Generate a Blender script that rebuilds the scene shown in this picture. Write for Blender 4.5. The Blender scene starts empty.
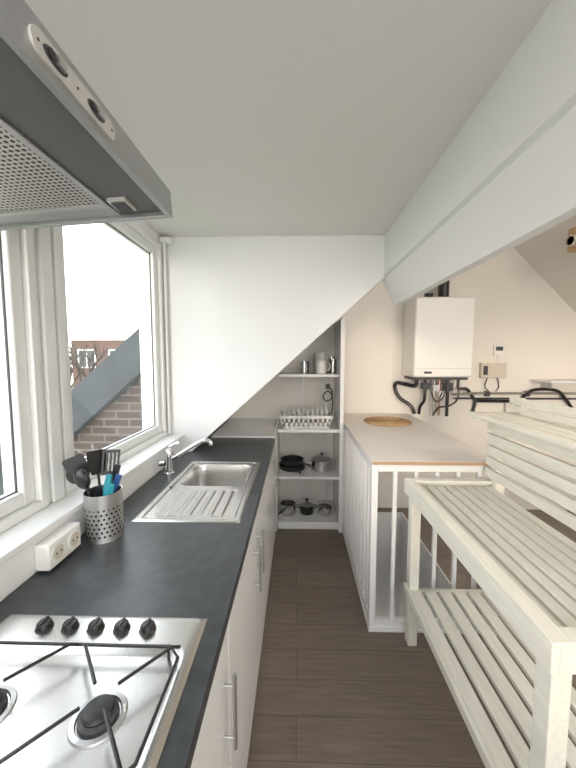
import bpy, bmesh, math, random
from mathutils import Vector, Matrix
random.seed(4)
scene = bpy.context.scene

# ------------------------------------------------------------------ materials
def mat(name, col, rough=0.5, metal=0.0, noise=0.0, nscale=8.0, bump=0.0, bscale=60.0, spec=0.5, stretch=None, emit=None):
    m = bpy.data.materials.new(name); m.use_nodes = True
    nt = m.node_tree; b = nt.nodes['Principled BSDF']
    b.inputs['Base Color'].default_value = (*col, 1)
    b.inputs['Roughness'].default_value = rough
    b.inputs['Metallic'].default_value = metal
    b.inputs['Specular IOR Level'].default_value = spec
    if emit:
        b.inputs['Emission Color'].default_value = (*emit[:3], 1); b.inputs['Emission Strength'].default_value = emit[3]
    if noise or bump:
        tc = nt.nodes.new('ShaderNodeTexCoord'); mp = nt.nodes.new('ShaderNodeMapping')
        if stretch: mp.inputs['Scale'].default_value = stretch
        nt.links.new(tc.outputs['Object'], mp.inputs['Vector'])
    if noise:
        n = nt.nodes.new('ShaderNodeTexNoise'); n.inputs['Scale'].default_value = nscale; n.inputs['Detail'].default_value = 4
        r = nt.nodes.new('ShaderNodeValToRGB')
        r.color_ramp.elements[0].position = .3; r.color_ramp.elements[1].position = .7
        r.color_ramp.elements[0].color = (*[max(0, c*(1-noise)) for c in col], 1)
        r.color_ramp.elements[1].color = (*[min(1, c*(1+noise)) for c in col], 1)
        nt.links.new(mp.outputs[0], n.inputs['Vector']); nt.links.new(n.outputs['Fac'], r.inputs['Fac'])
        nt.links.new(r.outputs['Color'], b.inputs['Base Color'])
    if bump:
        n2 = nt.nodes.new('ShaderNodeTexNoise'); n2.inputs['Scale'].default_value = bscale
        bp = nt.nodes.new('ShaderNodeBump'); bp.inputs['Strength'].default_value = bump; bp.inputs['Distance'].default_value = .004
        nt.links.new(mp.outputs[0], n2.inputs['Vector']); nt.links.new(n2.outputs['Fac'], bp.inputs['Height'])
        nt.links.new(bp.outputs[0], b.inputs['Normal'])
    return m

M = {}
M['white'] = mat('white_paint', (.78,.785,.785), .6, bump=.08, bscale=90)
M['ceil'] = mat('ceiling_paint', (.77,.755,.735), .8, bump=.08, bscale=120)
M['warm'] = mat('warm_wall_paint', (.79,.75,.695), .75, bump=.12, bscale=90)
M['gloss'] = mat('white_lacquer', (.80,.80,.80), .3)
M['frame'] = mat('window_paint', (.78,.785,.77), .4)
M['wood'] = mat('bench_paint', (.72,.70,.62), .5, noise=.06, nscale=9, bump=.15, bscale=30, stretch=(8,1,8))
M['counter'] = mat('slate_laminate', (.042,.047,.052), .32, noise=.25, nscale=25, bump=.05, bscale=150)
M['steel'] = mat('stainless', (.62,.61,.59), .27, 1.0, bump=.05, bscale=40, stretch=(1,30,1))
M['steelb'] = mat('brushed_steel', (.55,.55,.55), .36, 1.0)
M['pipe'] = mat('grey_pipe', (.40,.38,.36), .4, .7)
M['chrome'] = mat('chrome', (.75,.76,.78), .1, 1.0)
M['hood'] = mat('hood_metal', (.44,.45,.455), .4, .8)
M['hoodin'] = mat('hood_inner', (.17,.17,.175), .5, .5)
M['plate'] = mat('hood_plate', (.60,.58,.55), .45, .3)
M['black'] = mat('black_plastic', (.012,.012,.013), .35)
M['enamel'] = mat('black_enamel', (.015,.015,.016), .4)
M['dark'] = mat('dark_grey', (.05,.05,.055), .5)
M['rubber'] = mat('dark_hole', (.01,.01,.01), .9)
M['plastic'] = mat('white_plastic', (.80,.79,.76), .35)
M['beigep'] = mat('beige_plastic', (.62,.56,.47), .5)
M['copper'] = mat('copper', (.42,.27,.19), .4, .8)
M['pine'] = mat('pine_timber', (.58,.38,.21), .6, noise=.15, nscale=6, stretch=(12,1,12))
M['board'] = mat('board_laminate', (.78,.725,.68), .45, noise=.03, nscale=3)
M['edge'] = mat('board_edge', (.42,.27,.17), .6)
M['teal'] = mat('teal_plastic', (.03,.30,.36), .4)
M['blue'] = mat('blue_plastic', (.04,.12,.35), .4)
M['mat'] = mat('woven_straw', (.50,.33,.17), .9, noise=.35, nscale=60, bump=.8, bscale=120)
M['coping'] = mat('coping_slate', (.042,.052,.058), .75, noise=.2, nscale=5)
M['grass'] = mat('grass', (.06,.085,.03), .95, noise=.4, nscale=.5)
M['leaf'] = mat('foliage', (.05,.065,.03), .95, noise=.6, nscale=3)
M['bark'] = mat('tree_bark', (.06,.05,.04), .95)
M['road'] = mat('paving', (.12,.115,.11), .9, noise=.1, nscale=1)
M['tile'] = mat('roof_tiles', (.08,.05,.04), .9, noise=.3, nscale=4)
M['ceramic'] = mat('ceramic', (.75,.72,.68), .25, noise=.12, nscale=60)
M['fill_shade'] = mat('fill_light_shade', (.9,.88,.84), .6, emit=(1,.93,.82,2.0))  # glowing cover, used only on the added fill lights

def brick(name, c1, c2, mortar, w, h, ms, rough=.9, offs=.5):
    m = bpy.data.materials.new(name); m.use_nodes = True
    nt = m.node_tree; b = nt.nodes['Principled BSDF']; b.inputs['Roughness'].default_value = rough
    tc = nt.nodes.new('ShaderNodeTexCoord'); br = nt.nodes.new('ShaderNodeTexBrick')
    sep = nt.nodes.new('ShaderNodeSeparateXYZ'); comb = nt.nodes.new('ShaderNodeCombineXYZ')
    nt.links.new(tc.outputs['Object'], sep.inputs[0])
    nt.links.new(sep.outputs['X'], comb.inputs['X'])
    nt.links.new(sep.outputs['Z'], comb.inputs['Y'])
    nt.links.new(comb.outputs[0], br.inputs['Vector'])
    br.inputs['Color1'].default_value = (*c1,1); br.inputs['Color2'].default_value = (*c2,1); br.inputs['Mortar'].default_value = (*mortar,1)
    br.inputs['Scale'].default_value = 1; br.inputs['Brick Width'].default_value = w; br.inputs['Row Height'].default_value = h
    br.inputs['Mortar Size'].default_value = ms; br.offset = offs
    nt.links.new(br.outputs['Color'], b.inputs['Base Color'])
    return m
M['brick'] = brick('brick_wall', (.06,.047,.042), (.095,.075,.066), (.15,.14,.13), .21, .065, .008)
M['brick2'] = brick('house_brick', (.12,.06,.045), (.14,.075,.055), (.15,.12,.10), .4, .12, .01)

def floor_mat():
    m = bpy.data.materials.new('oak_laminate'); m.use_nodes = True
    nt = m.node_tree; b = nt.nodes['Principled BSDF']; b.inputs['Roughness'].default_value = .42
    tc = nt.nodes.new('ShaderNodeTexCoord'); br = nt.nodes.new('ShaderNodeTexBrick')
    nt.links.new(tc.outputs['Object'], br.inputs['Vector'])
    br.inputs['Color1'].default_value = (.180,.143,.117,1); br.inputs['Color2'].default_value = (.212,.172,.142,1); br.inputs['Mortar'].default_value = (.09,.07,.055,1)
    br.inputs['Scale'].default_value = 1; br.inputs['Brick Width'].default_value = 1.25; br.inputs['Row Height'].default_value = .17
    br.inputs['Mortar Size'].default_value = .0015; br.offset = .37
    mp = nt.nodes.new('ShaderNodeMapping'); mp.inputs['Scale'].default_value = (1.5, 22, 1)
    nt.links.new(tc.outputs['Object'], mp.inputs['Vector'])
    n = nt.nodes.new('ShaderNodeTexNoise'); n.inputs['Scale'].default_value = 3; n.inputs['Detail'].default_value = 6; n.inputs['Distortion'].default_value = .6
    nt.links.new(mp.outputs[0], n.inputs['Vector'])
    r = nt.nodes.new('ShaderNodeValToRGB'); r.color_ramp.elements[0].position=.3; r.color_ramp.elements[1].position=.72
    r.color_ramp.elements[0].color=(.78,.78,.78,1); r.color_ramp.elements[1].color=(1.15,1.14,1.13,1)
    nt.links.new(n.outputs['Fac'], r.inputs['Fac'])
    mx = nt.nodes.new('ShaderNodeMixRGB'); mx.blend_type='MULTIPLY'; mx.inputs[0].default_value=1
    nt.links.new(br.outputs['Color'], mx.inputs[1]); nt.links.new(r.outputs['Color'], mx.inputs[2])
    nt.links.new(mx.outputs[0], b.inputs['Base Color'])
    return m
M['floor'] = floor_mat()

def dots_mat(name, base, hole, pitch, thr, metal=.8, rough=.4):
    m = bpy.data.materials.new(name); m.use_nodes = True
    nt = m.node_tree; b = nt.nodes['Principled BSDF']; b.inputs['Roughness'].default_value = rough; b.inputs['Metallic'].default_value = metal
    tc = nt.nodes.new('ShaderNodeTexCoord'); v = nt.nodes.new('ShaderNodeTexVoronoi'); v.voronoi_dimensions = '2D'
    v.inputs['Scale'].default_value = 1/pitch; v.inputs['Randomness'].default_value = 0
    nt.links.new(tc.outputs['Object'], v.inputs['Vector'])
    r = nt.nodes.new('ShaderNodeValToRGB'); r.color_ramp.interpolation='LINEAR'
    r.color_ramp.elements[0].position=thr; r.color_ramp.elements[1].position=thr+.06
    r.color_ramp.elements[0].color=(*hole,1); r.color_ramp.elements[1].color=(*base,1)
    nt.links.new(v.outputs['Distance'], r.inputs['Fac']); nt.links.new(r.outputs['Color'], b.inputs['Base Color'])
    return m
M['filter'] = dots_mat('filter_mesh', (.62,.60,.57), (.06,.06,.06), .0105, .30)

def thin_glass(name, fac, tint):
    m = bpy.data.materials.new(name); m.use_nodes = True
    nt = m.node_tree; nt.nodes.clear()
    o = nt.nodes.new('ShaderNodeOutputMaterial'); mx = nt.nodes.new('ShaderNodeMixShader'); mx.inputs[0].default_value=fac
    t = nt.nodes.new('ShaderNodeBsdfTransparent'); t.inputs[0].default_value=(*tint,1)
    g = nt.nodes.new('ShaderNodeBsdfGlossy'); g.inputs['Roughness'].default_value=.03
    nt.links.new(t.outputs[0], mx.inputs[1]); nt.links.new(g.outputs[0], mx.inputs[2]); nt.links.new(mx.outputs[0], o.inputs[0])
    return m
M['glass'] = thin_glass('window_glass', .05, (1,1,1))
M['jar'] = thin_glass('jar_glass', .22, (.9,.92,.92))

# ------------------------------------------------------------------ mesh builder
class MB:
    def __init__(s): s.bm = bmesh.new(); s.mats = []
    def mi(s, m):
        if m not in s.mats: s.mats.append(m)
        return s.mats.index(m)
    def box(s, x0,x1,y0,y1,z0,z1, m, rot=None):
        vs = [s.bm.verts.new((x,y,z)) for x in (x0,x1) for y in (y0,y1) for z in (z0,z1)]
        if rot is not None:
            c = Vector(((x0+x1)/2,(y0+y1)/2,(z0+z1)/2))
            for v in vs: v.co = c + rot @ (v.co-c)
        i = s.mi(m)
        for f in ((0,1,3,2),(4,6,7,5),(0,4,5,1),(2,3,7,6),(0,2,6,4),(1,5,7,3)):
            fc = s.bm.faces.new([vs[k] for k in f]); fc.material_index = i
        return s
    def prism(s, poly, axis, a0, a1, m):
        def P(u,v,a):
            return {'y':(u,a,v),'x':(a,u,v),'z':(u,v,a)}[axis]
        A = [s.bm.verts.new(P(u,v,a0)) for u,v in poly]; B = [s.bm.verts.new(P(u,v,a1)) for u,v in poly]
        i = s.mi(m); n = len(poly)
        fs = [s.bm.faces.new(A), s.bm.faces.new(B[::-1])]
        for k in range(n): fs.append(s.bm.faces.new((A[k],B[k],B[(k+1)%n],A[(k+1)%n])))
        for f in fs: f.material_index = i
        return s
    def cyl(s, p0, p1, r, m, seg=20, r2=None):
        p0=Vector(p0); p1=Vector(p1); d=(p1-p0).normalized()
        a = d.orthogonal().normalized(); b = d.cross(a); r2 = r if r2 is None else r2
        A=[];B=[]
        for k in range(seg):
            t=2*math.pi*k/seg; o=a*math.cos(t)+b*math.sin(t)
            A.append(s.bm.verts.new(p0+o*r)); B.append(s.bm.verts.new(p1+o*r2))
        i=s.mi(m)
        fs=[s.bm.faces.new(A[::-1]), s.bm.faces.new(B)]
        for k in range(seg): fs.append(s.bm.faces.new((A[k],A[(k+1)%seg],B[(k+1)%seg],B[k])))
        for f in fs: f.material_index=i
        return s
    def tube(s, pts, r, m, seg=8, smooth=6, closed=False):
        P=[Vector(p) for p in pts]
        if smooth>1 and len(P)>2:
            Q=[]; n=len(P)
            rng = range(n) if closed else range(n-1)
            for k in rng:
                if closed: a,b,c,d = P[(k-1)%n],P[k],P[(k+1)%n],P[(k+2)%n]
                else: a,b,c,d = P[max(k-1,0)],P[k],P[k+1],P[min(k+2,n-1)]
                for j in range(smooth):
                    t=j/smooth
                    Q.append(.5*((2*b)+(c-a)*t+(2*a-5*b+4*c-d)*t*t+(-a+3*b-3*c+d)*t**3))
            if not closed: Q.append(P[-1])
            P=Q
        n=len(P); i=s.mi(m); rings=[]; prev=None
        for k in range(n):
            if closed: d=(P[(k+1)%n]-P[(k-1)%n])
            else: d=P[min(k+1,n-1)]-P[max(k-1,0)]
            if d.length<1e-7: d=Vector((0,0,1))
            d.normalize()
            if prev is None: a=d.orthogonal().normalized()
            else:
                a=prev-d*prev.dot(d)
                a = a.normalized() if a.length>1e-6 else d.orthogonal().normalized()
            prev=a; b=d.cross(a)
            rings.append([s.bm.verts.new(P[k]+(a*math.cos(2*math.pi*q/seg)+b*math.sin(2*math.pi*q/seg))*r) for q in range(seg)])
        m_=n if closed else n-1
        for k in range(m_):
            A=rings[k];B=rings[(k+1)%n]
            for q in range(seg):
                f=s.bm.faces.new((A[q],A[(q+1)%seg],B[(q+1)%seg],B[q])); f.material_index=i
        if not closed:
            f=s.bm.faces.new(rings[0][::-1]); f.material_index=i
            f=s.bm.faces.new(rings[-1]); f.material_index=i
        return s
    def lathe(s, prof, loc, m, seg=32, scale=(1,1)):
        i=s.mi(m); rings=[]
        for r,z in prof:
            if r<1e-6: rings.append([s.bm.verts.new((loc[0],loc[1],loc[2]+z))])
            else: rings.append([s.bm.verts.new((loc[0]+r*scale[0]*math.cos(2*math.pi*q/seg),loc[1]+r*scale[1]*math.sin(2*math.pi*q/seg),loc[2]+z)) for q in range(seg)])
        for A,B in zip(rings,rings[1:]):
            for q in range(seg):
                q2=(q+1)%seg
                if len(A)==1 and len(B)==1: continue
                if len(A)==1: vs=(A[0],B[q2],B[q])
                elif len(B)==1: vs=(A[q],A[q2],B[0])
                else: vs=(A[q],A[q2],B[q2],B[q])
                f=s.bm.faces.new(vs); f.material_index=i
        return s
    def sphere(s, c, r, m, sub=2, sc=(1,1,1), jit=0):
        i=s.mi(m)
        res=bmesh.ops.create_icosphere(s.bm, subdivisions=sub, radius=r)
        for v in res['verts']:
            k=1+random.uniform(-jit,jit)
            v.co=Vector((v.co.x*sc[0]*k+c[0], v.co.y*sc[1]*k+c[1], v.co.z*sc[2]*k+c[2]))
        for f in {f for v in res['verts'] for f in v.link_faces}: f.material_index=i
        return s
    def xform(s, mtx):
        for v in s.bm.verts: v.co = mtx @ v.co
        return s
    def done(s, name, bevel=0, smooth=True, seg=2, parent=None, normals=True):
        if normals: bmesh.ops.recalc_face_normals(s.bm, faces=s.bm.faces[:])
        me=bpy.data.meshes.new(name); s.bm.to_mesh(me); s.bm.free()
        for m in s.mats: me.materials.append(M[m])
        if smooth:
            for p in me.polygons: p.use_smooth=True
            me.set_sharp_from_angle(angle=math.radians(32))
        o=bpy.data.objects.new(name, me); scene.collection.objects.link(o)
        if bevel:
            b=o.modifiers.new('bevel','BEVEL'); b.width=bevel; b.segments=seg; b.limit_method='ANGLE'; b.angle_limit=math.radians(40)
        if parent: o.parent=parent
        return o
def empty(name):
    e=bpy.data.objects.new(name,None); scene.collection.objects.link(e); return e

# ------------------------------------------------------------------ room shell
ZC=2.40; YB=3.45; YP=2.24
def lroof(x): return 2.13+.9*(x-.572)
def rroof(x): return 4.86-x
HX0,HX1,HY0,HY1=.47,1.10,1.90,3.35
b=MB()
b.box(-1.0,HX0,-1.6,YB,-.12,0,'floor').box(HX1,3.3,-1.6,YB,-.12,0,'floor').box(HX0,HX1,-1.6,HY0,-.12,0,'floor').box(HX0,HX1,HY1,YB,-.12,0,'floor')
b.done('floor',smooth=False)
b=MB()
b.box(HX0-.05,HX0,HY0,HY1,-2.6,-.12,'white').box(HX1,HX1+.05,HY0,HY1,-2.6,-.12,'white').box(HX0-.05,HX1+.05,HY0-.05,HY0,-2.6,-.12,'white').box(HX0-.05,HX1+.05,HY1,HY1+.05,-2.6,-.12,'white').box(HX0-.05,HX1+.05,HY0-.05,HY1+.05,-2.65,-2.6,'floor')
b.box(HX0-.001,HX0+.012,HY0,HY1,-.13,.0,'white').box(HX1-.012,HX1+.001,HY0,HY1,-.13,0,'white').box(HX0,HX1,HY0,HY0+.012,-.13,0,'white').box(HX0,HX1,HY1-.012,HY1,-.13,0,'white')
b.done('wall_stairwell',smooth=False)
b=MB()
for k in range(7):
    z=-.21-k*.20; y=HY0+.03+k*.165
    b.box(HX0+.015,HX1-.015,y,y+.20,z-.03,z,'white').box(HX0+.015,HX1-.015,y,y+.015,z,z+.17,'white')
b.done('stair_flight',smooth=False)
b=MB(); b.prism([(-1.05,0),(3.3,0),(3.3,rroof(3.3)),(1.71,3.15),(-1.05,lroof(-1.05))],'y',YB,YB+.1,'warm'); b.done('wall_back',smooth=False)
b=MB(); b.box(3.2,3.3,-1.6,YB,0,1.70,'warm'); b.done('wall_right',smooth=False)
b=MB()
b.box(-1.05,-.9,-1.6,YB,0,1.07,'white').box(-1.05,-.9,-1.6,YP,2.34,ZC,'white').box(-1.05,-.9,-1.6,.22,1.07,2.34,'white').box(-1.05,-.9,2.19,YP,1.07,2.34,'white')
b.done('wall_left',smooth=False)
b=MB()
b.box(-1.05,3.3,-1.7,-1.6,0,.8,'white').box(-1.05,-.5,-1.7,-1.6,.8,2.25,'white').box(2.6,3.3,-1.7,-1.6,.8,2.25,'warm').box(-1.05,3.3,-1.7,-1.6,2.25,3.2,'white').box(.9,1.0,-1.7,-1.6,.8,2.25,'frame')
b.done('wall_rear',smooth=False)
b=MB(); b.box(-1.05,.60,-1.7,YP+.04,ZC,ZC+.08,'ceil'); b.done('ceiling',smooth=False)
b=MB()
b.prism([(.62,lroof(.62)),(1.71,3.15),(1.71,3.25),(.62,lroof(.62)+.12)],'y',-1.7,YP+.04,'warm')
b.prism([(-1.05,lroof(-1.05)),(1.71,3.15),(1.71,3.25),(-1.05,lroof(-1.05)+.12)],'y',YP+.04,YB+.1,'white')
b.prism([(1.71,3.15),(3.35,rroof(3.35)),(3.35,rroof(3.35)+.12),(1.71,3.27)],'y',-1.7,YB+.1,'warm')
b.done('ceiling_slope',smooth=False)
b=MB(); b.box(2.16,2.46,2.68,2.78,2.44,2.62,'pine'); b.done('trim_rafter_end',bevel=.003)
b=MB(); b.prism([(-.9,.95),(-.735,.95),(.59,lroof(.59)),(.59,ZC),(-.9,ZC)],'y',YP,YP+.04,'white'); b.done('wall_dormer_cheek',smooth=False)
b=MB()
b.prism([(.572,ZC+.02),(.572,2.145),(.590,2.135),(.590,2.126),(.578,2.118),(.655,1.955),(.695,1.955),(.695,2.26),(.80,2.36),(.80,ZC+.02)],'y',-1.6,YP+.05,'white'); b.done('trim_ridge_beam')
b=MB(); b.box(-.90,-.79,-1.5,YP,.95,1.055,'white').box(-.90,-.78,-1.5,YP,1.055,1.075,'frame'); b.done('trim_sill',bevel=.003)
b=MB(); b.tube([(-.875,2.21,1.08),(-.875,2.21,2.36)],.011,'frame',smooth=1).box(-.89,-.82,2.18,2.23,2.35,2.38,'frame'); b.done('trim_pipe')

def window(name,y0,y1,z0=1.075,z1=2.34):
    e=empty(name)
    b=MB(); xo0,xo1=-1.02,-.885; fw=.032
    b.box(xo0,xo1,y0,y0+fw,z0,z1,'frame').box(xo0,xo1,y1-fw,y1,z0,z1,'frame').box(xo0,xo1,y0+fw,y1-fw,z0,z0+fw,'frame').box(xo0,xo1,y0+fw,y1-fw,z1-fw,z1,'frame')
    b.done('outer_frame',bevel=.003,parent=e)
    b=MB(); s=.05; a0,a1,c0,c1=y0+fw,y1-fw,z0+fw,z1-fw; x0,x1=-.96,-.905
    b.box(x0,x1,a0,a0+s,c0,c1,'frame').box(x0,x1,a1-s,a1,c0,c1,'frame').box(x0,x1,a0+s,a1-s,c0,c0+s,'frame').box(x0,x1,a0+s,a1-s,c1-s,c1,'frame')
    b.done('sash',bevel=.006,parent=e)
    b=MB(); b.box(-.938,-.932,a0+s,a1-s,c0+s,c1-s,'glass'); b.done('pane',parent=e,smooth=False)
    b=MB(); q=.004
    for (u0,u1,v0,v1) in ((a0+s,a0+s+q,c0+s,c1-s),(a1-s-q,a1-s,c0+s,c1-s),(a0+s,a1-s,c0+s,c0+s+q),(a0+s,a1-s,c1-s-q,c1-s)):
        b.box(-.931,-.925,u0,u1,v0,v1,'dark')
    b.done('gasket',parent=e,smooth=False)
window('window_1',.22,1.12)
window('window_2',1.215,2.19)
b=MB(); b.box(-1.03,-.895,1.12,1.215,1.075,2.34,'frame').box(-.895,-.88,1.14,1.195,1.075,2.34,'frame'); b.done('trim_mullion',bevel=.004)

# ------------------------------------------------------------------ counter
SX0,SX1,SY0,SY1=-.66,-.225,1.25,2.02
b=MB(); CZ=.95
i=.03
b.box(-.79,-.178,-.6,SY0+i,CZ-.038,CZ,'counter').box(-.79,-.178,SY1-i,YP,CZ-.038,CZ,'counter').box(-.73,-.178,YP,2.65,CZ-.038,CZ,'counter').box(-.79,SX0+i,SY0+i,SY1-i,CZ-.038,CZ,'counter').box(SX1-i,-.178,SY0+i,SY1-i,CZ-.038,CZ,'counter')
b.done('worktop',smooth=False)
e=empty('kitchen_base_cabinet')
b=MB(); b.box(-.73,-.205,-.6,2.92,.10,.12,'gloss').box(-.73,-.71,-.6,2.92,.12,.91,'gloss').box(-.71,-.205,2.90,2.92,.12,.91,'gloss').box(-.71,-.215,-.6,-.58,.12,.91,'gloss').box(-.225,-.212,-.58,2.90,.12,.91,'dark')
b.box(-.25,-.215,-.6,2.92,0,.10,'gloss'); b.done('carcass',parent=e,smooth=False)
edges=[-.35,.25,.85,1.43,2.01,2.61,2.90]
b=MB()
for y0,y1 in zip(edges,edges[1:]): b.box(-.207,-.188,y0+.002,y1-.002,.04,.905,'gloss')
b.done('doors',bevel=.002,parent=e)
b=MB()
for hy in (.785,1.37,1.50,2.54,2.66):
    b.cyl((-.160,hy,.58),(-.160,hy,.785),.006,'steelb').cyl((-.188,hy,.61),(-.160,hy,.61),.004,'steelb').cyl((-.188,hy,.755),(-.160,hy,.755),.004,'steelb')
b.done('handles',parent=e)

# ------------------------------------------------------------------ sink (height field)
def rr(x,y,x0,x1,y0,y1,r):
    cx,cy=(x0+x1)/2,(y0+y1)/2; hx,hy=(x1-x0)/2-r,(y1-y0)/2-r
    dx,dy=abs(x-cx)-hx,abs(y-cy)-hy
    return math.hypot(max(dx,0),max(dy,0))+min(max(dx,dy),0)-r
def sm(t): t=max(0,min(1,t)); return t*t*(3-2*t)
def sinkz(x,y):
    z=CZ+.004
    dout=-rr(x,y,SX0,SX1,SY0,SY1,.03)
    z-= .0035*(1-sm(dout/.008))
    din=-rr(x,y,SX0+.022,SX1-.022,SY0+.022,SY1-.022,.03)
    z-= .007*sm(din/.01)
    db=-rr(x,y,-.615,-.27,1.63,1.975,.06)
    z-= .15*sm(db/.03)
    dd=-rr(x,y,-.60,-.285,1.30,1.59,.02)
    if dd>0:
        z-= .004*sm(dd/.02)
        z+= .0055*sm(dd/.03)*max(0,math.sin((x+.60)/.315*2*math.pi*7))**.7
    return z
b=MB(); nx,ny=110,150; idx=b.mi('steel'); g=[]
for iy in range(ny+1):
    row=[]
    for ix in range(nx+1):
        x=SX0+(SX1-SX0)*ix/nx; y=SY0+(SY1-SY0)*iy/ny
        row.append(b.bm.verts.new((x,y,sinkz(x,y))))
    g.append(row)
for iy in range(ny):
    for ix in range(nx):
        f=b.bm.faces.new((g[iy][ix],g[iy][ix+1],g[iy+1][ix+1],g[iy+1][ix])); f.material_index=idx
e=empty('kitchen_sink')
o=b.done('basin',parent=e,normals=False)
b=MB(); b.lathe([(0,.002),(.02,.002),(.03,.005),(.042,.004),(.045,0)],(-.44,1.80,CZ-.151),'chrome').lathe([(0,.0035),(.012,.003),(.014,.0022)],(-.44,1.80,CZ-.151),'dark')
b.cyl((-.635,1.60,CZ-.002),(-.635,1.60,CZ+.004),.008,'black'); b.done('drain',parent=e)
b=MB(); fx,fy=-.72,1.80
b.lathe([(0,0),(.028,0),(.028,.006),(.022,.012),(.021,.09),(.024,.10),(.024,.125),(.018,.14),(0,.144)],(fx,fy,CZ),'chrome')
b.tube([(fx,fy,CZ+.075),(fx+.06,fy,CZ+.11),(fx+.15,fy,CZ+.165),(fx+.20,fy,CZ+.19),(fx+.235,fy,CZ+.185),(fx+.24,fy,CZ+.165)],.011,'chrome',seg=14)
b.tube([(fx,fy,CZ+.135),(fx+.01,fy,CZ+.155),(fx+.06,fy,CZ+.18)],.007,'chrome',seg=10)
b.tube([(fx-.02,fy-.01,CZ+.06),(fx-.05,fy-.015,CZ+.06)],.014,'chrome',seg=12,smooth=1)
b.done('kitchen_faucet')

# ------------------------------------------------------------------ hob
e=empty('gas_hob')
hx0,hx1,hy0,hy1=-.725,-.222,.19,.77
b=MB(); N=60; NY=70; g=[]; idx=b.mi('steel')
def hobz(x,y):
    d=-rr(x,y,hx0,hx1,hy0,hy1,.02); z=CZ+.001+.011*sm(d/.012)
    w=-rr(x,y,hx0+.022,hx1-.022,hy0+.025,hy1-.095,.035); z-=.007*sm(w/.012)
    return z
for iy in range(NY+1):
    g.append([b.bm.verts.new((hx0+(hx1-hx0)*ix/N,hy0+(hy1-hy0)*iy/NY,hobz(hx0+(hx1-hx0)*ix/N,hy0+(hy1-hy0)*iy/NY))) for ix in range(N+1)])
for iy in range(NY):
    for ix in range(N):
        f=b.bm.faces.new((g[iy][ix],g[iy][ix+1],g[iy+1][ix+1],g[iy+1][ix])); f.material_index=idx
b.done('top_plate',parent=e,normals=False)
b=MB()
for kx in (-.598,-.536,-.474,-.412,-.350):
    b.lathe([(.019,0),(.019,.003),(.017,.005),(.0155,.014),(.013,.017),(0,.018)],(kx,.720,CZ+.011),'black',seg=24)
    b.box(kx-.003,kx+.003,.707,.733,CZ+.026,CZ+.031,'black')
b.done('knobs',parent=e)
b=MB()
burn=[(-.355,.535,.030),(-.575,.535,.036),(-.355,.30,.042),(-.575,.30,.030)]
for bx,by,r in burn:
    b.lathe([(r+.018,.0),(r+.016,.003),(r+.008,.004),(r+.006,.0)],(bx,by,CZ+.005),'steelb')
    b.lathe([(r+.004,0),(r+.003,.008),(r-.003,.012),(0,.012)],(bx,by,CZ+.005),'dark')
    b.lathe([(r-.003,.012),(r-.002,.016),(r-.006,.020),(r*.5,.0215),(0,.022)],(bx,by,CZ+.005),'enamel')
    b.cyl((bx+r+.012,by+.01,CZ+.005),(bx+r+.012,by+.01,CZ+.02),.002,'plastic',seg=8)
b.done('burners',parent=e)
b=MB(); zt=CZ+.040
for (y0,y1) in ((.425,.655),(.205,.41)):
    x0,x1=-.695,-.245; r=.025; rw=.0033
    ring=[(x0+r,y0,zt-.008),(x1-r,y0,zt-.008),(x1,y0+r,zt-.008),(x1,y1-r,zt-.008),(x1-r,y1,zt-.008),(x0+r,y1,zt-.008),(x0,y1-r,zt-.008),(x0,y0+r,zt-.008)]
    b.tube(ring,rw,'enamel',smooth=1,closed=True)
    ym=(y0+y1)/2
    for bx in (-.355,-.575):
        for sx in (-1,1):
            for sy in (-1,1):
                ex = bx+sx*.105; ey = ym+sy*(y1-y0)/2
                b.tube([(ex,ey,zt-.008),(ex-sx*.012,ey-sy*.012,zt+.003),(bx+sx*.022,ym+sy*.022,zt+.003)],rw,'enamel',smooth=1)
    for cx in (x0+.03,x1-.03):
        for cy in (y0,y1):
            b.tube([(cx,cy,zt-.008),(cx,cy,CZ+.006)],rw,'enamel',smooth=1)
b.done('pan_supports',parent=e)

# ------------------------------------------------------------------ range hood (hangs slightly out of level)
e=empty('range_hood')
X0,X1,Y0,Y1,Z0,Z1=-.84,-.29,.19,.79,1.925,1.985
tilt=Matrix.Translation((X1,0,Z0)) @ Matrix.Rotation(math.radians(-3.5),4,'Y') @ Matrix.Translation((-X1,0,-Z0))
b=MB()
b.box(X1-.012,X1,Y0,Y1,Z0,Z1,'hood').box(X0,X1-.012,Y1-.012,Y1,Z0,Z1,'hood').box(X0,X1-.012,Y0,Y0+.012,Z0,Z1,'hood').box(X0,X0+.012,Y0+.012,Y1-.012,Z0,Z1,'hood')
b.prism([(X0,Z1),(X1,Z1),(X1-.02,Z1+.006),(-.62,2.07),(-.62,2.34),(X0,2.34)],'y',Y0+.02,Y1-.02,'hood')
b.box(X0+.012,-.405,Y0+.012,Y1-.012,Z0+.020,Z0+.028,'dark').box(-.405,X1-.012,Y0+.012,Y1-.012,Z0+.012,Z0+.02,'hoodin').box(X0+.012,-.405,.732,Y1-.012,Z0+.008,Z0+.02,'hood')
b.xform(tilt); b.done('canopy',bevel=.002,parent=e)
b=MB(); b.box(-.825,-.415,.215,.722,Z0+.010,Z0+.018,'filter'); b.xform(tilt); b.done('grease_filter',parent=e,smooth=False)
b=MB()
for (a0,a1,c0,c1) in ((-.828,-.404,.204,.216),(-.828,-.404,.72,.732),(-.828,-.816,.204,.732),(-.416,-.404,.204,.732)):
    b.box(a0,a1,c0,c1,Z0+.006,Z0+.018,'steelb')
b.box(-.395,-.355,.70,.75,Z0+.004,Z0+.012,'plate').box(-.389,-.361,.706,.744,Z0+.001,Z0+.004,'dark'); b.xform(tilt); b.done('filter_frame',bevel=.001,parent=e)
b=MB(); xp=X1
n=14; poly=[]
ya,yb,zc,hr=.378,.545,1.953,.0155
for k in range(n+1):
    t=-math.pi/2+math.pi*k/n; poly.append((yb-hr+hr*math.cos(t),zc+hr*math.sin(t)))
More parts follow.
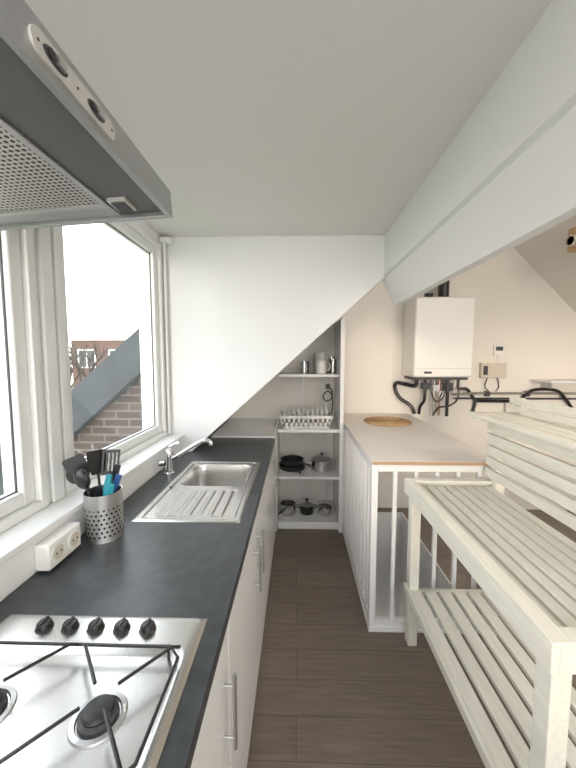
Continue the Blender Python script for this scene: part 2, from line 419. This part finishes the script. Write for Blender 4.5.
for k in range(n+1):
    t=math.pi/2+math.pi*k/n; poly.append((ya+hr+hr*math.cos(t),zc+hr*math.sin(t)))
b.prism(poly,'x',xp,xp+.003,'plate')
for yc in (.415,.495):
    pl=[(yc+.020*math.cos(2*math.pi*k/20),zc+.009*math.sin(2*math.pi*k/20)) for k in range(20)]
    b.prism(pl,'x',xp+.003,xp+.0042,'dark')
    b.box(xp+.004,xp+.009,yc-.002,yc+.012,zc-.005,zc+.005,'steelb')
    b.cyl((xp+.004,yc-.010,zc),(xp+.007,yc-.010,zc),.0055,'black')
for yd in (.388,.455,.535): b.cyl((xp+.003,yd,zc),(xp+.004,yd,zc),.0018,'dark',seg=10)
b.xform(tilt); b.done('control_panel',parent=e)

# ------------------------------------------------------------------ utensil holder
e=empty('utensil_holder'); ux,uy,ur,uh=-.705,1.15,.062,.17
b=MB(); b.lathe([(0,.003),(ur-.003,.003),(ur-.002,uh),(ur,uh+.001),(ur+.0015,uh),(ur,.004),(ur+.001,0),(0,0)],(ux,uy,CZ),'steelb',seg=40); b.done('cup',parent=e)
b=MB()
for r in range(9):
    for k in range(24):
        t=2*math.pi*(k+.5*(r%2))/24; c=Vector((ux+(ur+.0003)*math.cos(t),uy+(ur+.0003)*math.sin(t),CZ+.022+r*.0158)); d=Vector((math.cos(t),math.sin(t),0))
        b.cyl(c,c+d*.0006,.0042,'rubber',seg=8)
b.done('perforations',parent=e,smooth=False)
def utensil(dx,dy,lx,ly,top,kind,m,rz=0.0):
    b=MB(); p0=Vector((ux+dx,uy+dy,CZ+.012)); p1=Vector((ux+lx,uy+ly,CZ+top)); b.tube([p0,(p0+p1)/2,p1],.005,m,smooth=1)
    d=(p1-p0).normalized()
    R=Vector((0,0,1)).rotation_difference(d).to_matrix().to_4x4()
    h=MB()
    if kind=='spatula':
        h.prism([(-.022,0),(.022,0),(.034,.03),(.034,.085),(.028,.09),(-.028,.09),(-.034,.085),(-.034,.03)],'y',-.002,.002,m)
    elif kind=='ladle':
        h.sphere((0,-.01,.03),.038,m,sub=3,sc=(1,.45,1.0))
    elif kind=='slot':
        for q in range(-2,3): h.box(q*.013-.004,q*.013+.004,-.0015,.0015,.0,.085,m)
        h.box(-.031,.031,-.0015,.0015,.078,.09,m).box(-.031,.031,-.0015,.0015,-.004,.01,m)
    elif kind=='handle':
        h.prism([(-.008,-.09),(.008,-.09),(.011,-.02),(.009,.01),(-.009,.01),(-.011,-.02)],'y',-.006,.006,m)
    h.xform(Matrix.Translation(p1) @ R @ Matrix.Rotation(rz,4,'Z'))
    tmp=bpy.data.meshes.new('t'); h.bm.to_mesh(tmp)
    b.bm.from_mesh(tmp); h.bm.free()
    b.done('utensil',bevel=.001,parent=e)
utensil(.01,.02,-.065,-.01,.215,'spatula','black',.5)
utensil(.0,.0,.0,.045,.215,'slot','black',.4)
utensil(-.01,.01,-.04,.04,.215,'spatula','black',.9)
utensil(.02,-.01,-.075,.0,.205,'ladle','black',.3)
utensil(.0,-.02,-.03,-.045,.205,'ladle','black',-.4)
utensil(-.01,-.02,.035,-.02,.225,'handle','teal')
utensil(-.03,.01,.052,.01,.215,'handle','blue')
utensil(-.02,.02,.048,-.03,.195,'handle','teal')
utensil(-.02,.0,.03,.045,.24,'handle','black')

# ------------------------------------------------------------------ socket
b=MB(); b.box(-.79,-.742,.925,1.075,.957,1.04,'plastic'); e=empty('double_socket'); b.done('housing',bevel=.008,parent=e,seg=3)
b=MB()
for yc in (.963,1.037):
    b.cyl((-.742,yc,.999),(-.739,yc,.999),.030,'plastic',seg=28).cyl((-.7392,yc,.999),(-.7385,yc,.999),.022,'beigep',seg=28)
    for dz in (-.0095,.0095): b.cyl((-.7386,yc+dz,.999),(-.738,yc+dz,.999),.0032,'rubber',seg=10)
b.done('inserts',parent=e)

# ------------------------------------------------------------------ nook shelving
b=MB(); b.box(-.70,-.211,2.652,YB-.002,.925,.962,'gloss').box(-.211,-.178,2.652,2.938,.925,.962,'gloss').box(-.72,-.70,2.652,YB-.002,.925,.945,'gloss'); b.done('side_worktop',bevel=.001)
e=empty('pantry_shelf')
b=MB()
b.box(.385,.402,2.93,YB-.002,0,1.945,'gloss').box(.402,.419,2.93,YB-.002,0,1.96,'gloss'); b.done('side_panel',parent=e,smooth=False)
b=MB(); X2=.385
b.box(-.175,X2,2.95,YB-.002,.925,.955,'gloss').box(-.175,X2,2.97,YB-.002,.485,.51,'gloss').box(-.175,X2,2.97,YB-.002,.045,.075,'gloss').box(-.175,X2,2.985,3.0,0,.045,'gloss').box(-.17,X2,3.05,YB-.002,1.425,1.45,'gloss')
b.done('shelves',bevel=.001,parent=e)
b=MB()
for x in (.06,.31):
    b.box(x-.008,x+.008,YB-.012,YB-.002,.08,1.62,'gloss')
    for z in (.485,.925,1.425): b.box(x-.004,x+.004,3.15,YB-.01,z-.03,z,'gloss')
b.done('rails',parent=e,smooth=False)
b=MB(); b.box(-.21,-.18,2.94,YB-.002,0,.955,'gloss'); b.done('divider',parent=e,smooth=False)

def mug(name,x,y,z,r,h,m='ceramic',hs=1):
    b=MB(); b.lathe([(0,.0),(r*.8,0),(r*.93,.008),(r,h),(r-.004,h),(r*.88,.012),(0,.010)],(x,y,z),m,seg=28)
    b.tube([(x+hs*r*.95,y,z+h*.8),(x+hs*(r+.028),y,z+h*.75),(x+hs*(r+.03),y,z+h*.4),(x+hs*r*.92,y,z+h*.22)],.006,m)
    b.done(name)
mug('coffee_mug',.225,3.13,1.451,.055,.125)
mug('jug',.235,3.32,1.451,.055,.20,'ceramic',-1)
def glass(x,y,z,r,h):
    b=MB(); b.lathe([(0,0),(r*.85,0),(r,h),(r-.002,h),(r*.83,.006),(0,.006)],(x,y,z),'jar',seg=24); b.done('drinking_glass')
glass(.07,3.17,1.451,.038,.12); glass(.09,3.3,1.451,.035,.11); glass(.345,3.18,1.451,.034,.14); glass(.345,3.32,1.451,.032,.16)
e=empty('dish_rack'); dz=.956
b=MB(); x0,x1,y0,y1=-.13,.30,3.0,3.30
b.box(x0,x1,y0,y1,dz,dz+.012,'plastic').prism([(x0,dz+.012),(x0-.03,dz+.11),(x0-.02,dz+.11),(x0+.01,dz+.012)],'y',y0,y1,'plastic').prism([(x1,dz+.012),(x1+.03,dz+.11),(x1+.02,dz+.11),(x1-.01,dz+.012)],'y',y0,y1,'plastic')
b.box(x0-.028,x1+.028,y0-.005,y0+.01,dz+.09,dz+.115,'plastic').box(x0-.028,x1+.028,y1-.01,y1+.005,dz+.09,dz+.115,'plastic').box(x0,x1,y0,y0+.006,dz+.012,dz+.05,'plastic')
for k in range(10):
    xx=x0+.015+k*(x1-x0-.03)/9
    b.box(xx-.007,xx+.007,y0,y0+.008,dz+.012,dz+.10,'plastic').box(xx-.007,xx+.007,y1-.008,y1,dz+.012,dz+.10,'plastic')
    b.box(xx-.006,xx+.006,y0+.10,y0+.112,dz+.012,dz+.16,'plastic').box(xx-.006,xx+.006,y0+.20,y0+.212,dz+.012,dz+.16,'plastic')
b.done('rack',parent=e)
b=MB()
for k in range(4):
    c=Vector((-.06+k*.05,3.15,dz+.10))
    b.cyl(c,c+Vector((.006,0,.001)),.085,'ceramic',seg=28)
b.done('plates',parent=e)
b=MB(); b.lathe([(.02,.0),(.05,.03),(.062,.06),(.059,.06),(.045,.03),(0,.006)],(.23,3.15,dz+.03),'ceramic'); b.done('bowl',parent=e)
b=MB(); b.tube([(.33,3.43,1.30),(.36,3.40,1.27),(.355,3.38,1.19),(.30,3.38,1.16),(.27,3.39,1.21),(.32,3.40,1.26),(.365,3.40,1.20),(.365,3.40,1.08),(.35,3.39,.962)],.006,'black').box(.30,.34,3.41,3.448,1.28,1.33,'black'); b.done('power_cord')
def pot(name,x,y,z,r,h,m='steel',lid=False,handle=0,loops=True):
    e=empty(name)
    b=MB(); b.lathe([(0,0),(r*.92,0),(r,.01),(r,h),(r+.004,h+.003),(r-.002,h+.003),(r-.004,.012),(0,.008)],(x,y,z),m,seg=36)
    if loops:
        for s in (-1,1): b.tube([(x+s*r,y-.03,z+h*.8),(x+s*(r+.03),y-.025,z+h*.82),(x+s*(r+.03),y+.025,z+h*.82),(x+s*r,y+.03,z+h*.8)],.004,'black' if m!='steel' else 'steelb')
    if handle: b.tube([(x+r*math.cos(handle)*.97,y+r*math.sin(handle)*.97,z+h*.8),(x+(r+.08)*math.cos(handle),y+(r+.08)*math.sin(handle),z+h*.95),(x+(r+.16)*math.cos(handle),y+(r+.16)*math.sin(handle),z+h)],.008,'black')
    b.done('body',parent=e)
    if lid:
        b=MB(); b.lathe([(r+.003,h+.003),(r*.8,h+.018),(r*.4,h+.03),(0,h+.034)],(x,y,z),'steelb'); b.lathe([(.006,h+.03),(.008,h+.045),(.018,h+.05),(.016,h+.06),(0,h+.062)],(x,y,z),'black'); b.done('lid',parent=e)
pot('frying_pan',-.045,3.2,.511,.125,.045,'black',loops=False,handle=-1.3)
pot('frying_pan',-.045,3.2,.562,.11,.045,'black',loops=False,handle=-.9)
pot('cooking_pot',.245,3.18,.511,.10,.10,'steel',lid=True)
pot('saucepan',-.085,3.14,.076,.075,.10,'steel',loops=False,handle=-1.9)
pot('cooking_pot',.10,3.16,.076,.065,.08,'black',lid=True)
pot('cooking_pot',.275,3.15,.076,.07,.065,'steel')

# ------------------------------------------------------------------ balustrade + cover board
e=empty('stair_balustrade')
b=MB()
bx,by0,by1,bx1=.445,1.86,3.44,1.10
b.box(bx-.018,bx+.018,by0-.018,by0+.018,0,1.0,'gloss')
b.box(bx-.014,bx+.014,by0+.018,by1,.0,.06,'gloss').box(bx+.018,bx1,by0-.014,by0+.014,.0,.06,'gloss')
b.box(bx-.022,bx+.014,by0,by1,0,.012,'gloss').box(bx-.022,bx1,by0-.035,by0+.014,0,.012,'gloss')
b.box(bx-.012,bx+.012,by0+.018,by1,.955,1.0,'gloss').box(bx+.018,bx1,by0-.012,by0+.012,.955,1.0,'gloss')
for k in range(1,14):
    y=by0+k*.118; b.box(bx-.011,bx+.011,y-.011,y+.011,.06,.955,'gloss')
for k in range(1,6):
    x=bx+k*.118; b.box(x-.011,x+.011,by0-.011,by0+.011,.06,.955,'gloss')
b.box(bx1,bx1+.036,by0-.018,by0+.018,0,1.0,'gloss')
b.done('railing',bevel=.002,parent=e)
b=MB(); b.box(.423,1.15,1.83,3.445,1.001,1.022,'board').box(.423,1.15,1.827,1.83,1.001,1.020,'edge'); b.done('cover_board',bevel=.001,parent=e)
b=MB(); b.lathe([(0,.001),(.205,.001),(.21,.006),(.205,.012),(0,.012)],(.82,2.98,1.022),'mat',seg=48)
for r in range(1,11):
    b.tube([(.82+r*.02*math.cos(2*math.pi*k/28),2.98+r*.02*math.sin(2*math.pi*k/28),1.035) for k in range(28)],.004,'mat',seg=6,smooth=1,closed=True)
b.done('woven_placemat')

# ------------------------------------------------------------------ slatted bench
e=empty('slatted_bench')
FX0,FX1=.62,1.06; NY0,NY1=.76,1.79; TZ=.92
b=MB()
for y in (NY0,NY1-.055):
    b.box(FX0,FX0+.05,y,y+.055,0,TZ-.01,'wood')
    b.box(FX1,FX1+.045,y,y+.055,0,1.29,'wood')
b.done('legs',bevel=.003,parent=e)
b=MB()
b.box(FX0-.02,FX0,NY0-.02,NY1+.02,TZ-.065,TZ,'wood')
b.box(FX0,FX1,NY1,NY1+.02,TZ-.065,TZ,'wood').box(FX0,FX1,NY0-.02,NY0,TZ-.065,TZ,'wood')
b.box(FX0-.02,FX0+.03,NY0-.02,NY1+.02,TZ,TZ+.014,'wood')
b.box(FX0+.03,FX1,NY1-.02,NY1+.02,TZ,TZ+.014,'wood').box(FX0+.03,FX1,NY0-.02,NY0+.03,TZ,TZ+.014,'wood')
b.box(FX0-.016,FX0,NY0,NY1,.295,.335,'wood').box(FX0+.05,FX1,NY0+.01,NY0+.04,.27,.31,'wood').box(FX0+.05,FX1,NY1-.04,NY1-.01,.27,.31,'wood')
b.box(FX0+.05,FX1,1.26,1.30,TZ-.07,TZ-.034,'wood')
b.done('frame',bevel=.002,parent=e)
b=MB()
n=8; w=(FX1-FX0-.03)/n
for k in range(n): b.box(FX0+.033+k*w,FX0+.033+k*w+w-.012,NY0+.03,NY1-.02,TZ-.034,TZ-.014,'wood')
b.done('seat_slats',bevel=.002,parent=e)
b=MB(); n=6; w=(FX1+.03-FX0)/n
for k in range(n): b.box(FX0+.002+k*w,FX0+k*w+w-.018,NY0+.056,NY1-.056,.31,.33,'wood')
b.done('lower_slats',bevel=.002,parent=e)
b=MB()
for k in range(5):
    z=.955+k*.064; b.box(FX1-.02,FX1,NY0-.02,NY1+.02,z,z+.046,'wood')
b.done('back_slats',bevel=.002,parent=e)
b=MB()
for k in range(4):
    x=.935+k*.062; b.box(x,x+.05,NY0-.04,NY1+.025,1.29,1.308,'wood')
for y in (NY0+.0,NY1-.05):
    b.box(.94,1.18,y,y+.045,1.262,1.29,'wood')
    b.box(1.17,1.195,y,y+.045,1.27,1.39,'wood')
for z in (1.318,1.36): b.box(1.155,1.17,NY0-.04,NY1+.025,z,z+.030,'wood')
b.done('top_shelf',bevel=.002,parent=e)

# ------------------------------------------------------------------ boiler
e=empty('wall_boiler')
b=MB(); b.box(1.085,1.63,3.10,3.44,1.42,2.16,'plastic'); b.done('casing',bevel=.02,seg=4,parent=e)
b=MB(); b.box(1.11,1.60,3.13,3.44,1.395,1.42,'dark').box(1.10,1.615,3.094,3.10,1.50,1.505,'beigep').box(1.18,1.25,3.097,3.10,1.455,1.475,'dark').cyl((1.41,3.28,2.15),(1.41,3.28,2.70),.05,'black').cyl((1.27,3.28,2.15),(1.27,3.28,2.22),.04,'black'); b.done('flue',parent=e)
b=MB()
def T(pts,r,m='black',s=6): b.tube([(x+.05,y,z) for x,y,z in pts],r,m,smooth=s)
T([(1.12,3.25,1.40),(1.11,3.26,1.33),(1.03,3.30,1.34),(.97,3.38,1.35),(.96,3.42,1.30),(1.0,3.40,1.20),(1.10,3.35,1.12),(1.14,3.34,1.04)],.019)
T([(1.20,3.25,1.40),(1.20,3.25,1.20),(1.18,3.30,1.12),(1.18,3.33,1.04)],.015)
T([(1.30,3.27,1.40),(1.30,3.27,1.03)],.011,'pipe',1)
T([(1.36,3.29,1.40),(1.36,3.29,1.03)],.011,'copper',1)
T([(1.42,3.25,1.40),(1.42,3.25,1.03)],.016,'black',1)
T([(1.47,3.27,1.40),(1.47,3.27,1.26),(1.49,3.28,1.24),(1.80,3.42,1.24)],.013,'pipe',1)
T([(1.52,3.25,1.40),(1.52,3.25,1.32),(1.54,3.26,1.30),(1.66,3.36,1.29),(1.74,3.42,1.22),(1.78,3.42,1.16),(1.76,3.42,1.04)],.015,'black')
T([(1.24,3.22,1.40),(1.25,3.20,1.25),(1.30,3.2,1.18),(1.37,3.21,1.24),(1.38,3.22,1.40)],.007)
T([(1.50,3.22,1.40),(1.50,3.20,1.22),(1.42,3.20,1.14),(1.33,3.22,1.12),(1.28,3.24,1.04)],.009)
b.box(1.32,1.38,3.22,3.29,1.28,1.34,'steelb').box(1.39,1.43,3.24,3.31,1.22,1.28,'chrome').box(1.44,1.50,3.2,3.29,1.28,1.36,'dark').box(1.22,1.28,3.2,3.28,1.30,1.36,'dark')
b.box(1.10,1.61,3.42,3.44,1.33,1.36,'steelb')
b.done('pipes',parent=e)
b=MB()
zz=1.24
b.tube([(1.85,3.42,zz),(2.85,3.42,zz)],.012,'pipe',smooth=1).tube([(1.83,3.42,zz-.08),(2.25,3.42,zz-.08),(2.30,3.42,zz-.05),(2.40,3.40,zz+.035),(2.62,3.40,zz+.035),(2.72,3.40,zz-.05),(2.80,3.40,zz-.16)],.015,'black')
b.tube([(1.62,3.425,1.185),(2.85,3.425,1.185)],.010,'dark',smooth=1)
b.tube([(2.15,3.43,1.185),(2.15,3.43,.4)],.010,'pipe',smooth=1)
for x in (1.95,2.35): b.box(x-.02,x+.02,3.40,3.448,zz-.03,zz+.02,'dark')
b.done('wall_pipe')
b=MB(); b.box(1.87,2.12,3.40,3.448,1.40,1.55,'beigep').box(1.89,1.93,3.39,3.40,1.43,1.52,'dark').tube([(1.95,3.43,1.40),(1.93,3.43,1.31),(1.97,3.43,1.26)],.005,'black').tube([(2.05,3.43,1.40),(2.07,3.43,1.31),(2.04,3.43,1.26)],.005,'black'); b.done('junction_box',bevel=.004)
b=MB(); b.box(2.0,2.10,3.42,3.448,1.63,1.735,'plastic').box(2.015,2.085,3.415,3.42,1.675,1.715,'dark').tube([(2.05,3.44,1.63),(2.05,3.44,1.555)],.004,'plastic',smooth=1); b.done('thermostat',bevel=.003)
b=MB(); b.box(2.38,2.9,3.15,3.448,1.365,1.385,'gloss').box(2.5,2.51,3.3,3.448,1.30,1.365,'steelb'); b.done('wall_shelf')
b=MB()
b.cyl((2.04,2.60,2.475),(2.42,2.60,2.475),.032,'copper')
for k in range(15): b.cyl((2.04+k*.022,2.60,2.475),(2.05+k*.022,2.60,2.475),.042,'beigep')
b.done('vent_duct')

# ------------------------------------------------------------------ exterior
GZ=-6
b=MB(); b.box(-90,-2.2,-30,90,GZ-.2,GZ,'grass').box(-26,-21,-30,26,GZ,GZ+.03,'road').box(-60,-26,8,12,GZ,GZ+.03,'road'); b.done('ground',smooth=False)
b=MB(); pz=lambda x:1.76+.87*(x+1.2)
b.prism([(-1.12,pz(-1.12)-.12),(-3.4,pz(-3.4)-.12),(-3.4,-3),(-1.12,-3)],'y',2.62,2.85,'brick')
b.prism([(-1.12,pz(-1.12)-.26),(-3.4,pz(-3.4)-.26),(-3.4,pz(-3.4)+.08),(-1.12,pz(-1.12)+.08)],'y',2.52,2.619,'coping')
b.prism([(-1.12,pz(-1.12)-.10),(-3.4,pz(-3.4)-.10),(-3.4,pz(-3.4)+.08),(-1.12,pz(-1.12)+.08)],'y',2.619,2.90,'coping')
b.done('neighbour_gable',smooth=False)
def house(name,x,y,w,d,h,rh,m='brick2',flat=False):
    e=empty(name); z0=GZ+.001
    b=MB(); b.box(x-w/2,x+w/2,y-d/2,y+d/2,z0,z0+h,m); b.done('walls',parent=e,smooth=False)
    b=MB()
    if flat: b.box(x-w/2-.15,x+w/2+.15,y-d/2-.15,y+d/2+.15,z0+h,z0+h+rh,'frame')
    else: b.prism([(x-w/2-.3,z0+h),(x+w/2+.3,z0+h),(x+w/2-rh*.6,z0+h+rh),(x-w/2+rh*.6,z0+h+rh)],'y',y-d/2-.3,y+d/2+.3,'tile')
    b.done('roof',parent=e,smooth=False)
    b=MB()
    nwin=max(2,int(w/2.4))
    for fl in (1.2,4.0,6.8):
        if fl+1.3>h: continue
        for k in range(nwin):
            cx=x-w/2+(k+.5)*w/nwin
            b.box(cx-.75,cx+.75,y-d/2-.06,y-d/2,z0+fl,z0+fl+1.5,'frame').box(cx-.62,cx+.62,y-d/2-.08,y-d/2-.06,z0+fl+.1,z0+fl+1.38,'dark').box(cx-.04,cx+.04,y-d/2-.1,y-d/2-.08,z0+fl+.1,z0+fl+1.4,'frame')
        for k in range(3):
            cy=y-d/2+(k+.5)*d/3
            b.box(x+w/2,x+w/2+.06,cy-.7,cy+.7,z0+fl,z0+fl+1.5,'frame').box(x+w/2+.06,x+w/2+.08,cy-.6,cy+.6,z0+fl+.1,z0+fl+1.38,'dark')
    b.done('facade_windows',parent=e,smooth=False)
house('brick_house',-15.5,30,5.0,8,9.0,.25,flat=True)
house('row_house',-43,40,12,9,7.0,2.6)
house('row_house',-58,36,12,9,6.5,2.6)
house('row_house',-66,60,14,9,7,2.6)
house('garden_shed',-12,12,3.4,3.4,2.6,1.2,'brick')
def tree(x,y,h,r):
    b=MB(); b.cyl((x,y,GZ),(x,y,GZ+h*.6),.2,'bark',seg=8,r2=.1)
    for k in range(7): b.sphere((x+random.uniform(-r,r)*.5,y+random.uniform(-r,r)*.5,GZ+h*.6+random.uniform(-.5,1)*r*.6),r*.6,'leaf',sub=3,jit=.08)
    b.done('garden_tree')
tree(-30,24,5.5,2.0); tree(-34,31,6.5,2.5); tree(-24.5,31,7.4,2.2); tree(-19,20,4,1.6); tree(-33,18,5,1.8); tree(-40,27,6,2.4)
def bare_tree(x,y,h,sd):
    b=MB(); rnd=random.Random(sd)
    def br(p,d,L,r,n):
        q=p+d*L; b.cyl(p,q,r,'bark',seg=6,r2=r*.65)
        if n==0: return
        for k in range(3):
            nd=(d+Vector((rnd.uniform(-.7,.7),rnd.uniform(-.7,.7),rnd.uniform(-.1,.5)))).normalized()
            br(p+d*L*rnd.uniform(.6,1),nd,L*.68,r*.65,n-1)
    br(Vector((x,y,GZ)),Vector((0,0,1)),h*.42,.22,5)
    b.done('bare_tree')
bare_tree(-14.4,21.5,9.2,7)
bare_tree(-22,25,9.0,11)
b=MB()
for k in range(16): b.sphere((-15.5+random.uniform(-.3,.3),2+k*.9,GZ+.9),1.2,'leaf',sub=2,jit=.1)
b.done('garden_hedge')

# ------------------------------------------------------------------ lights & world
w=bpy.data.worlds.new('sky'); scene.world=w; w.use_nodes=True
nt=w.node_tree; bg=nt.nodes['Background']; bg.inputs['Strength'].default_value=4.8
tc=nt.nodes.new('ShaderNodeTexCoord'); sp=nt.nodes.new('ShaderNodeSeparateXYZ'); rp=nt.nodes.new('ShaderNodeValToRGB')
nt.links.new(tc.outputs['Generated'],sp.inputs[0]); nt.links.new(sp.outputs['Z'],rp.inputs['Fac']); nt.links.new(rp.outputs['Color'],bg.inputs['Color'])
rp.color_ramp.elements[0].position=0; rp.color_ramp.elements[0].color=(1.0,.96,.90,1)
rp.color_ramp.elements[1].position=.5; rp.color_ramp.elements[1].color=(.86,.93,1.0,1)
sl=bpy.data.lights.new('sun','SUN'); sl.energy=1.0; sl.color=(1,.84,.64); sl.angle=math.radians(7)
so=bpy.data.objects.new('sun',sl); scene.collection.objects.link(so)
so.rotation_euler=Vector((-.20,-1.0,.075)).to_track_quat('Z','Y').to_euler()

def fill_light(name,loc,power,col,r):  # added fill light inside an invented fixture
    e=empty(name)
    b=MB(); b.lathe([(.0,0),(.13,0),(.15,.02),(.15,.05),(0,.05)],loc,'fill_shade'); b.done('fill_shade',parent=e)
    l=bpy.data.lights.new('fill_bulb','POINT'); l.energy=power; l.color=col; l.shadow_soft_size=r
    o=bpy.data.objects.new('fill_bulb',l); scene.collection.objects.link(o); o.location=(loc[0],loc[1],loc[2]-r-.05); o.parent=e
fill_light('rear_fill_light',(-.15,-.95,2.34),20,(1,.98,.95),.12)  # added fill behind the camera, brightens the kitchen side
fill_light('attic_fill_light',(1.75,.7,2.7),32,(1,.92,.82),.12)  # added warm fill, out of view under the ridge
fill_light('stairwell_fill_light',(.8,3.05,-1.75),14,(1,.95,.88),.08)  # added fill below floor level to lighten the stairwell walls

# ------------------------------------------------------------------ camera
cd=bpy.data.cameras.new('camera'); cam=bpy.data.objects.new('camera',cd); scene.collection.objects.link(cam)
cam.location=(0,0,1.6); cam.rotation_euler=(math.radians(90-4.5),0,math.radians(1.56))
cd.sensor_fit='VERTICAL'; cd.sensor_height=36; cd.lens=36*330/768; cd.clip_start=.02; cd.clip_end=300
scene.camera=cam
try:
    scene.view_settings.view_transform='Standard'
except Exception: pass
